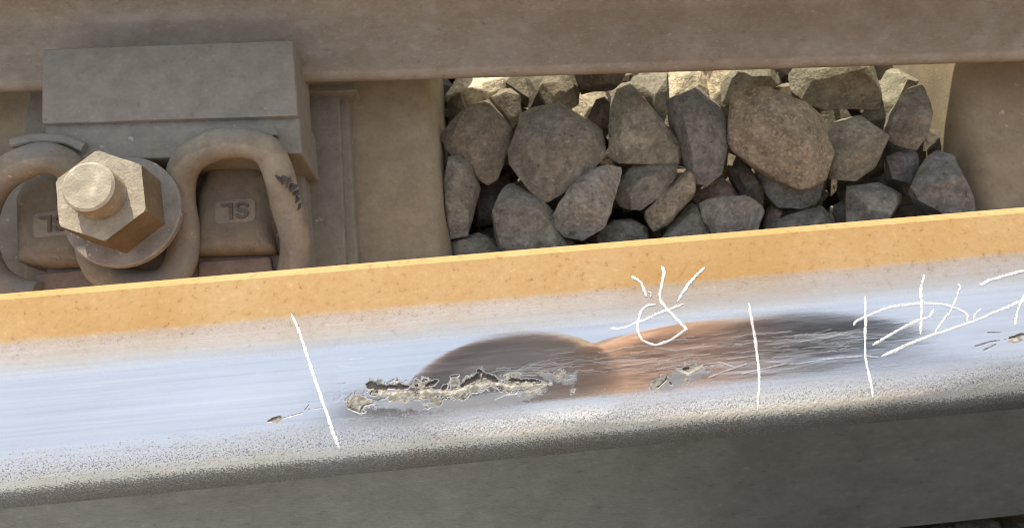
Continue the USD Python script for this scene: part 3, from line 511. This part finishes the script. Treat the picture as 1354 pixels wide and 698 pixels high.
# ------------------------------------------------------------------ ballast stones, one by one
def stone(poly, zc, h, seed, soft=False, rough=.0011):
    """A broken stone whose girdle is the outline at height zc; it rises about h above and falls about h below it in a few facets."""
    rng = np.random.default_rng(seed); g = np.array([P(a, b, zc) for a, b in poly]); c = g.mean(0); g = c + (g - c) * 1.05
    size = np.sqrt(abs(Polygon(g[:, :2]).buffer(0).area)); n = len(g)
    pts = []
    jit = rng.uniform(-.12, .12, n) * size; jit = .5 * jit + .25 * np.roll(jit, 1) + .25 * np.roll(jit, -1)
    pts += list(g + np.stack([0 * jit, 0 * jit, jit], -1))
    k = rng.uniform(.45, .80); off = rng.uniform(-.12, .12, 2) * size
    tilt = rng.uniform(-.35, .35, 2)
    for i in range(n):
        if rng.random() < (.62 if soft else .40):
            p = c + (g[i] - c) * (k + rng.uniform(-.25, .15)); p[:2] += off; p[2] = zc + h * rng.uniform(.6, 1.1) + tilt @ (p[:2] - c[:2]); pts.append(p)
    q = c.copy(); q[:2] += off; q[2] = zc + h * rng.uniform(.95, 1.15); pts.append(q)
    for i in range(n):
        p = c + (g[i] - c) * rng.uniform(.5, .85); p[2] = zc - h * rng.uniform(.8, 1.3); pts.append(p)
    body = hull(pts)
    if not soft:                                      # flat fracture faces with crisp edges
        for _ in range(7):
            nrm = rng.normal(0, 1, 3); nrm[2] = abs(nrm[2]) * .6 + 1.0; nrm /= np.linalg.norm(nrm)
            sup = ((np.asarray(tm(body).vertices) - c) @ nrm).max()
            body = body.trim_by_plane((-nrm).tolist(), float(-(nrm @ c) - sup * rng.uniform(.70, .93)))
    m = fine(body, .0022)
    m = trimesh.smoothing.filter_laplacian(m, lamb=.5, iterations=1) if soft else m
    nv = m.vertices * [1, 1, 1]
    ridge = np.abs(meshkit.fbm(nv * 70 + seed * 3.1, 3, seed) - .5)
    d = (meshkit.fbm(nv * 55 + seed, 5, seed + 7) - .5) * rough * 3.8 - np.clip(.12 - ridge, 0, 1) * rough * 2.0 * 0 + (meshkit.fbm(nv * 260, 3, seed) - .5) * rough * .8
    m.vertices = m.vertices + m.vertex_normals * d[:, None]
    return m
ST = [  # label, kind, outline in the photograph, height of the girdle, half thickness
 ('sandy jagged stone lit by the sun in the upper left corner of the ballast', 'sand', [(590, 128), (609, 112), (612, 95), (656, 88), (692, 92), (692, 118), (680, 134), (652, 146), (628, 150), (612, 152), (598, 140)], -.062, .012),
 ('small round brown stone just above the big left diamond shaped one', 'brown', [(640, 140), (662, 119), (674, 117), (688, 130), (690, 157), (676, 168), (655, 160)], -.030, .014),
 ('brown diamond shaped stone leaning by the left sleeper', 'brown', [(583, 185), (591, 172), (620, 153), (626, 141), (647, 132), (658, 149), (676, 174), (675, 188), (664, 213), (657, 234), (646, 243), (635, 238), (622, 215), (600, 206)], -.020, .018),
 ('dark brown stone with a pale green patch under the far rail', 'brown', [(712, 118), (727, 90), (756, 90), (766, 118), (764, 138), (752, 145), (727, 142)], -.032, .016),
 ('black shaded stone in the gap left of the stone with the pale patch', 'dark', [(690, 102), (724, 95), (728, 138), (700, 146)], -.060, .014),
 ('largest grey stone with a ridge across it, in the middle left of the ballast', 'grey', [(689, 153), (701, 146), (735, 139), (764, 147), (797, 164), (805, 178), (803, 203), (798, 206), (766, 239), (720, 267), (708, 262), (693, 237), (674, 217), (674, 203), (682, 180)], -.016, .020),
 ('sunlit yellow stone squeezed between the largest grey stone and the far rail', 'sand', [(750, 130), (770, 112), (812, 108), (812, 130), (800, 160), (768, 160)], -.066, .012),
 ('small brown stone beside the sunlit yellow one, left of the triangular stone', 'brown', [(778, 158), (788, 133), (802, 127), (810, 135), (808, 168), (792, 170)], -.040, .012),
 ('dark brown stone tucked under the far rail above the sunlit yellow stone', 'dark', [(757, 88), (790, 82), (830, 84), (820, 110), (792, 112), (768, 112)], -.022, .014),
 ('triangular grey stone standing upright in the middle of the ballast', 'green', [(810, 124), (823, 113), (835, 111), (846, 128), (877, 164), (905, 195), (905, 214), (870, 217), (808, 212), (807, 205), (811, 160)], -.016, .017),
 ('narrow grey stone right behind the triangular one', 'grey', [(832, 112), (846, 92), (883, 88), (884, 138), (878, 160), (866, 160), (850, 138)], -.030, .014),
 ('tall dark slate stone with a chipped corner, right of the triangular one', 'blue', [(882, 138), (923, 118), (932, 121), (952, 140), (961, 161), (960, 205), (954, 230), (934, 247), (921, 242), (907, 211), (896, 182)], -.016, .018),
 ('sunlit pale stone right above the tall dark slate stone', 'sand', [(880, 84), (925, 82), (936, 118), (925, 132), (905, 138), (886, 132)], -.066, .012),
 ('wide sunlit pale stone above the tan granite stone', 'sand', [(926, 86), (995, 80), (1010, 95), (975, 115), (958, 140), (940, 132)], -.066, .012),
 ('wedge of greenish grey stone between the sunlit stones and the tan granite', 'green', [(955, 112), (963, 101), (992, 98), (1019, 86), (1036, 92), (1034, 106), (1021, 114), (977, 130), (956, 136)], -.034, .014),
 ('big tan speckled granite stone with rounded edges', 'tan', [(968, 130), (990, 124), (1015, 136), (1036, 147), (1059, 147), (1069, 145), (1084, 161), (1098, 203), (1098, 209), (1092, 236), (1069, 247), (1059, 249), (1030, 234), (973, 194), (965, 180), (964, 160)], -.010, .019),
 ('reddish brown stone in shade behind the tan granite', 'brown', [(1004, 126), (1036, 112), (1064, 124), (1090, 140), (1082, 158), (1050, 156), (1024, 146)], -.046, .014),
 ('flat topped stone with a sunlit edge below the far rail', 'green', [(1042, 96), (1062, 86), (1136, 82), (1159, 82), (1166, 115), (1163, 141), (1098, 144), (1071, 136), (1045, 116)], -.028, .015),
 ('pointed stone with a sunlit tip right of the flat topped one', 'green', [(1166, 118), (1182, 80), (1213, 108), (1207, 122), (1192, 143), (1171, 176), (1140, 150)], -.036, .015),
 ('upright blocky stone against the sunlit side of the right sleeper', 'grey', [(1186, 140), (1202, 114), (1220, 110), (1227, 145), (1221, 172), (1215, 196), (1188, 189), (1176, 182)], -.010, .016),
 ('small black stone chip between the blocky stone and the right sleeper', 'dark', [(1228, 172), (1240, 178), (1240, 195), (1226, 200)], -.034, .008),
 ('rounded olive grey stone right of the tan granite', 'green', [(1092, 188), (1098, 161), (1117, 149), (1132, 151), (1151, 170), (1163, 195), (1164, 199), (1153, 222), (1132, 236), (1100, 234)], -.018, .018),
 ('small wedge shaped grey stone left of the big bluish stone', 'blue', [(1172, 209), (1190, 201), (1209, 200), (1219, 209), (1203, 243), (1180, 236)], -.026, .011),
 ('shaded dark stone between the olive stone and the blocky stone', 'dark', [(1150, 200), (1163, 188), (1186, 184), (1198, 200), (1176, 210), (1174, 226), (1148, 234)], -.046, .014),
 ('big bluish grey stone leaning on the right sleeper', 'blue', [(1207, 247), (1222, 211), (1245, 195), (1268, 209), (1288, 240), (1293, 276), (1290, 300), (1263, 290), (1217, 263)], -.002, .015),
 ('light olive stone with a pointed right end close to the near rail', 'light', [(1122, 245), (1159, 241), (1182, 247), (1194, 259), (1174, 292), (1160, 306), (1124, 306)], -.026, .015),
 ('low brown stone half hidden by the near rail left of the bluish one', 'brown', [(1172, 284), (1190, 275), (1222, 270), (1266, 284), (1250, 310), (1180, 312)], -.040, .012),
 ('low grey stone half hidden by the near rail right of the pink chip', 'grey', [(1011, 300), (1030, 290), (1059, 282), (1090, 270), (1106, 282), (1112, 305), (1080, 325), (1016, 328)], -.034, .013),
 ('small purple stone beside the light olive one', 'blue', [(1100, 272), (1124, 262), (1128, 300), (1108, 304)], -.044, .012),
 ('curved grey stone hugging the underside of the tan granite', 'blue', [(1000, 226), (1017, 220), (1060, 245), (1088, 243), (1079, 270), (1059, 276), (1030, 274), (1015, 258)], -.032, .014),
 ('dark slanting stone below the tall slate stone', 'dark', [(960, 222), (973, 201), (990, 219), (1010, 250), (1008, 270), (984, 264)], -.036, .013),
 ('pale grey speckled stone at the near rail, wide oval', 'light', [(926, 267), (954, 260), (992, 264), (1014, 278), (1010, 305), (985, 318), (950, 316), (932, 290)], -.024, .014),
 ('brown stone showing above the pale speckled oval', 'pink', [(916, 258), (957, 234), (982, 262), (970, 280), (925, 276)], -.044, .013),
 ('grey split stone left of the pale speckled oval, at the near rail', 'grey', [(873, 318), (893, 290), (913, 269), (927, 274), (944, 298), (952, 312), (930, 335), (890, 335)], -.034, .013),
 ('long brown stone lying slantwise right of the flat grey one', 'tan', [(852, 282), (876, 254), (907, 227), (916, 232), (915, 261), (883, 296), (865, 305), (856, 294)], -.028, .013),
 ('flat smooth grey stone below the triangular stone', 'grey', [(813, 257), (822, 236), (836, 219), (870, 214), (894, 217), (892, 232), (877, 257), (848, 278), (825, 276)], -.024, .013),
 ('silvery streaked stone below the largest grey stone', 'light', [(729, 285), (754, 250), (779, 227), (800, 220), (822, 219), (824, 227), (812, 264), (799, 300), (772, 316), (749, 310), (731, 292)], -.014, .016),
 ('low grey stone at the near rail right of the silvery streaked one', 'grey', [(798, 302), (812, 291), (832, 290), (857, 301), (855, 326), (800, 330), (788, 314)], -.036, .012),
 ('big smooth grey stone half hidden by the near rail, below the largest one', 'grey', [(653, 287), (672, 243), (679, 240), (702, 258), (727, 276), (735, 292), (768, 319), (745, 345), (704, 352), (664, 340)], -.022, .018),
 ('tall narrow brown grey stone standing along the left sleeper', 'grey', [(585, 244), (593, 210), (616, 206), (628, 225), (635, 248), (626, 277), (620, 310), (595, 314), (589, 296), (588, 270)], -.020, .015),
 ('greenish grey stone in the lower left corner by sleeper and near rail', 'green', [(592, 325), (606, 314), (633, 309), (660, 322), (666, 345), (600, 350)], -.034, .012),
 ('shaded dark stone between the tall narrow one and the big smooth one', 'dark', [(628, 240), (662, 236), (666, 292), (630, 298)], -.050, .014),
 ('tiny pink stone sliver below the curved grey stone', 'pink', [(1011, 300), (1019, 268), (1036, 276), (1024, 298)], -.044, .008),
 ('blurred grey stone beyond the near rail foot in the lower right corner', 'grey', [(1268, 694), (1300, 688), (1322, 690), (1330, 720), (1290, 730), (1266, 716)], -.020, .012),
 ('blurred brown stone at the right end of the lower picture edge', 'brown', [(1324, 690), (1345, 682), (1385, 680), (1385, 716), (1340, 724)], -.022, .012),
 ('pale stone peeking out at the lower picture edge left of the blurred grey one', 'light', [(1222, 700), (1258, 696), (1266, 716), (1240, 730), (1220, 722)], -.024, .012)]
for i, (label, kind, poly, zc, h) in enumerate(ST):
    tag(obj('ballast_stone', stone(poly, zc, h, 40 + i, soft=kind == 'tan', rough=.0008 if kind in ('tan', 'blue') else .0010), MAT['s_' + kind], smooth=26), label, 'stone', 'ballast stones')
# small broken pieces that fill the gaps below
def filler():
    rng = np.random.default_rng(77); ms = []
    base = [tm(hull(rng.normal(0, 1, (11, 3)) / 1.7)) for _ in range(8)]
    for n, (xa, xb, ya, yb, za, zb, sa, sb) in ((420, (-.02, .33, .08, .46, -.088, -.066, .010, .019)), (260, (-.35, 1.0, -.5, -.06, -.080, -.055, .014, .024)), (120, (.62, 1.1, .1, .5, -.08, -.05, .014, .022)), (150, (-.02, .34, .30, .6, -.085, -.06, .014, .022))):
        for _ in range(n):
            m = base[rng.integers(8)].copy(); m.apply_scale(rng.uniform(sa, sb)); m.apply_transform(trimesh.transformations.random_rotation_matrix(rng.random(3)))
            m.apply_translation([rng.uniform(xa, xb), rng.uniform(ya, yb), rng.uniform(za, zb)]); ms.append(m)
    return trimesh.util.concatenate(ms)
tag(obj('ballast_gravel', filler(), MAT['s_brown'], smooth=False), 'small broken ballast pieces filling the gaps beneath the stones', 'gravel', kind='stuff')

# ------------------------------------------------------------------ the kneeling photographer (seen mirrored in the rail) and the phone
def cloth(name, c, rough=.85):
    return grain(name, ramp3(c, .8, 1.2), 40, rough=rough, bump=.4, bscale=300, bdist=.002)
MAT['skin'] = cloth('skin', (.90, .66, .52), .6); MAT['jacket'] = cloth('dark_cloth', (.125, .15, .205)); MAT['lip'] = cloth('lip', (.45, .2, .15), .5)
MAT['trouser'] = cloth('trouser_cloth', (.03, .046, .088)); MAT['boot'] = cloth('boot_leather', (.05, .04, .035), .6); MAT['helmet'] = cloth('helmet_shell', (.85, .66, .08), .35); MAT['hair'] = cloth('hair_dark', (.02, .017, .015))
MAT['phone'] = cloth('phone_shell', (.50, .51, .53), .9); MAT['eye'] = cloth('eye_white', (.7, .7, .68), .3)
def figure(bones, edge=.02, smooth=8):
    parts = []
    for a, ra, b, rb in bones:
        parts.append(m3.Manifold.batch_hull([m3.Manifold.sphere(ra, 20).translate(list(a)), m3.Manifold.sphere(rb, 20).translate(list(b))]))
    m = tm(m3.Manifold.batch_boolean(parts, m3.OpType.Add).refine_to_length(edge))
    m = trimesh.Trimesh(m.vertices, m.faces, process=True)
    return trimesh.smoothing.filter_taubin(m, iterations=smooth)
pe = lambda *a: np.array(a, float)
sR, eR, wR = pe(.41, -.13, .86), pe(.46, -.09, .60), pe(.222, -.026, .468)
sL, eL_, wL = pe(.05, -.15, .86), pe(.02, -.26, .62), pe(.13, -.13, .46)
hipR, hipL = pe(.315, -.185, .43), pe(.165, -.185, .43); kR, kL = pe(.33, -.142, .035), pe(.140, -.142, .035); aR, aL = pe(.33, -.53, .00), pe(.15, -.53, .00)
pel, wai, che, nek, hed = pe(.24, -.19, .46), pe(.235, -.17, .62), pe(.225, -.13, .82), pe(.19, -.085, .93), pe(.155, -.03, 1.02)
tR, tL = pe(.34, -.65, -.045), pe(.15, -.65, -.045)
person = thing('person', 'kneeling worker in dark jacket, yellow helmet holding a phone over the rail', 'person')
core = [(pel, .11, wai, .105), (wai, .105, che, .115), (che - pe(.10, 0, -.02), .085, che + pe(.10, 0, .02), .085), (che, .11, nek, .055), (nek, .055, hed, .06),
        (hed + pe(0, -.01, .03), .088, hed + pe(0, .035, -.03), .072), (hed + pe(0, .085, -.03), .010, hed + pe(0, .095, -.055), .013),
        (hed + pe(-.083, -.015, 0), .018, hed + pe(-.083, -.015, -.03), .012), (hed + pe(.083, -.015, 0), .018, hed + pe(.083, -.015, -.03), .012), (hed + pe(0, .04, -.07), .04, hed + pe(0, .05, -.085), .03)]
for sg, (s_, e_, w_) in ((1, (sR, eR, wR)), (-1, (sL, eL_, wL))):
    core += [(che + pe(.12 * sg, 0, .04), .07, s_, .062), (s_, .056, e_, .042), (e_, .042, w_, .028)]
for h_, k_, a_, t_ in ((hipR, kR, aR, tR), (hipL, kL, aL, tL)): core += [(pel, .105, h_, .088), (h_, .085, k_, .058), (k_, .056, a_, .038), (a_, .036, t_, .026)]
# right hand: palm at the right end of the phone, four fingers under it, thumb over it
pb = pe(.148, -.016, .462)
core += [(wR, .026, pb + pe(.012, .022, 0), .016), (wR, .026, pb + pe(.012, -.026, 0), .016), (pb + pe(.012, .022, 0), .016, pb + pe(.012, -.026, 0), .016), (pb + pe(-.02, .022, -.006), .012, pb + pe(.02, -.028, 0), .015)]
hand = []
for i, (dy, ln) in enumerate(((.026, .058), (.008, .070), (-.011, .066), (-.030, .052))):
    k0 = pb + pe(-.012, dy, -.006); k1 = k0 + pe(-.026, 0, -.012); k2 = k1 + pe(-ln * .5, .001, -.0015); k3 = k2 + pe(-ln * .4, .001, .0015)
    hand += [(k0, .0105, k1, .0092), (k1, .0092, k2, .0085), (k2, .0085, k3, .0072)]
th0 = pb + pe(.02, .03, .004); th1 = th0 + pe(-.03, .018, .008); th2 = th1 + pe(-.034, -.010, .002)
hand += [(th0, .013, th1, .0105), (th1, .0105, th2, .0085)]
for i, (dx, ln) in enumerate(((-.03, .06), (-.01, .07), (.01, .066), (.03, .05))):    # left hand resting on the knee
    k0 = wL + pe(dx, .075, -.005); k1 = k0 + pe(0, ln * .55, -.016); k2 = k1 + pe(0, ln * .35, -.028); hand += [(wL + pe(dx * .5, .03, 0), .014, k0, .0105), (k0, .010, k1, .009), (k1, .009, k2, .0075)]
hand += [(wL + pe(.02, .02, 0), .014, wL + pe(.055, .055, -.006), .010), (wL + pe(.055, .055, -.006), .010, wL + pe(.058, .085, -.022), .0085)]
obj('body', figure(core + hand, .007, 4), MAT['skin'], person, smooth=True)
jk = [(wai - pe(0, 0, .08), .126, wai, .118), (wai, .118, che, .125), (che - pe(.10, 0, -.02), .096, che + pe(.10, 0, .02), .096)]
for sg, (s_, e_, w_) in ((1, (sR, eR, wR)), (-1, (sL, eL_, wL))):
    we = e_ + (w_ - e_) * .98; jk += [(che + pe(.12 * sg, 0, .04), .082, s_, .074), (s_, .074, e_, .064), (e_, .064, we, .046)]
obj('jacket', figure(jk, .02, 6), MAT['jacket'], person, smooth=True)
tr = [(pel, .122, wai - pe(0, 0, .05), .116)]
for h_, k_, a_ in ((hipR, kR, aR), (hipL, kL, aL)): tr += [(pel, .118, h_, .102), (h_, .104, k_, .074), (k_, .070, a_ + pe(0, .06, 0), .058)]
obj('trousers', figure(tr, .02, 6), MAT['trouser'], person, smooth=True)
for a_, t_ in ((aR, tR), (aL, tL)):
    obj('boot', figure([(a_ + pe(0, .07, .0), .056, a_, .052), (a_, .050, t_, .038), (a_ + pe(0, -.03, .05), .046, t_, .036)], .015, 5), MAT['boot'], person, smooth=True)
hm = hull([hed + pe(0, -.012, .035) + .112 * pe(math.cos(a) * math.cos(e), math.sin(a) * math.cos(e) * 1.15, math.sin(e) * .95) for a in np.linspace(0, 2 * math.pi, 28) for e in np.linspace(0, math.pi / 2, 8)])
obj('helmet', tm(hm), MAT['helmet'], person, smooth=40)
obj('helmet_peak', tm(hull([hed + pe(x * .075, .10 + .05 * (1 - x * x), .032 + d_) for x in np.linspace(-1, 1, 9) for d_ in (0, .006)] + [hed + pe(x * .075, .06, .036) for x in (-1, 1)])), MAT['helmet'], person)
for sg in (-1, 1): obj('eye', trimesh.creation.icosphere(subdivisions=2, radius=.011).apply_translation(hed + pe(.030 * sg, .083, -.022)), MAT['eye'], person, smooth=True)
obj('mouth', figure([(hed + pe(-.02, .083, -.085), .006, hed + pe(.02, .083, -.085), .006)], .006, 3), MAT['lip'], person, smooth=True)
phone = thing('phone', 'dark grey phone held flat in the hand above the rail', 'phone')
obj('case', rbox(np.array([(-.100, -.046), (.064, -.046), (.064, .032), (-.100, .032)]), .4485, .4565, .0035), MAT['phone'], phone)
obj('lens', m3.Manifold.cylinder(.0012, .0065, .006, 32).translate([0, 0, .4474]), MAT['hair'], phone)
obj('screen', rbox(np.array([(-.097, -.043), (.061, -.043), (.061, .029), (-.097, .029)]), .4562, .4568, .0002), MAT['hair'], phone)
obj('bumper', rbox(np.array([(-.094, .0315), (.058, .0315), (.058, .0420), (-.094, .0420)]), .4470, .4580, .0015), cloth('bumper_rubber', (.90, .62, .46), .6), phone)
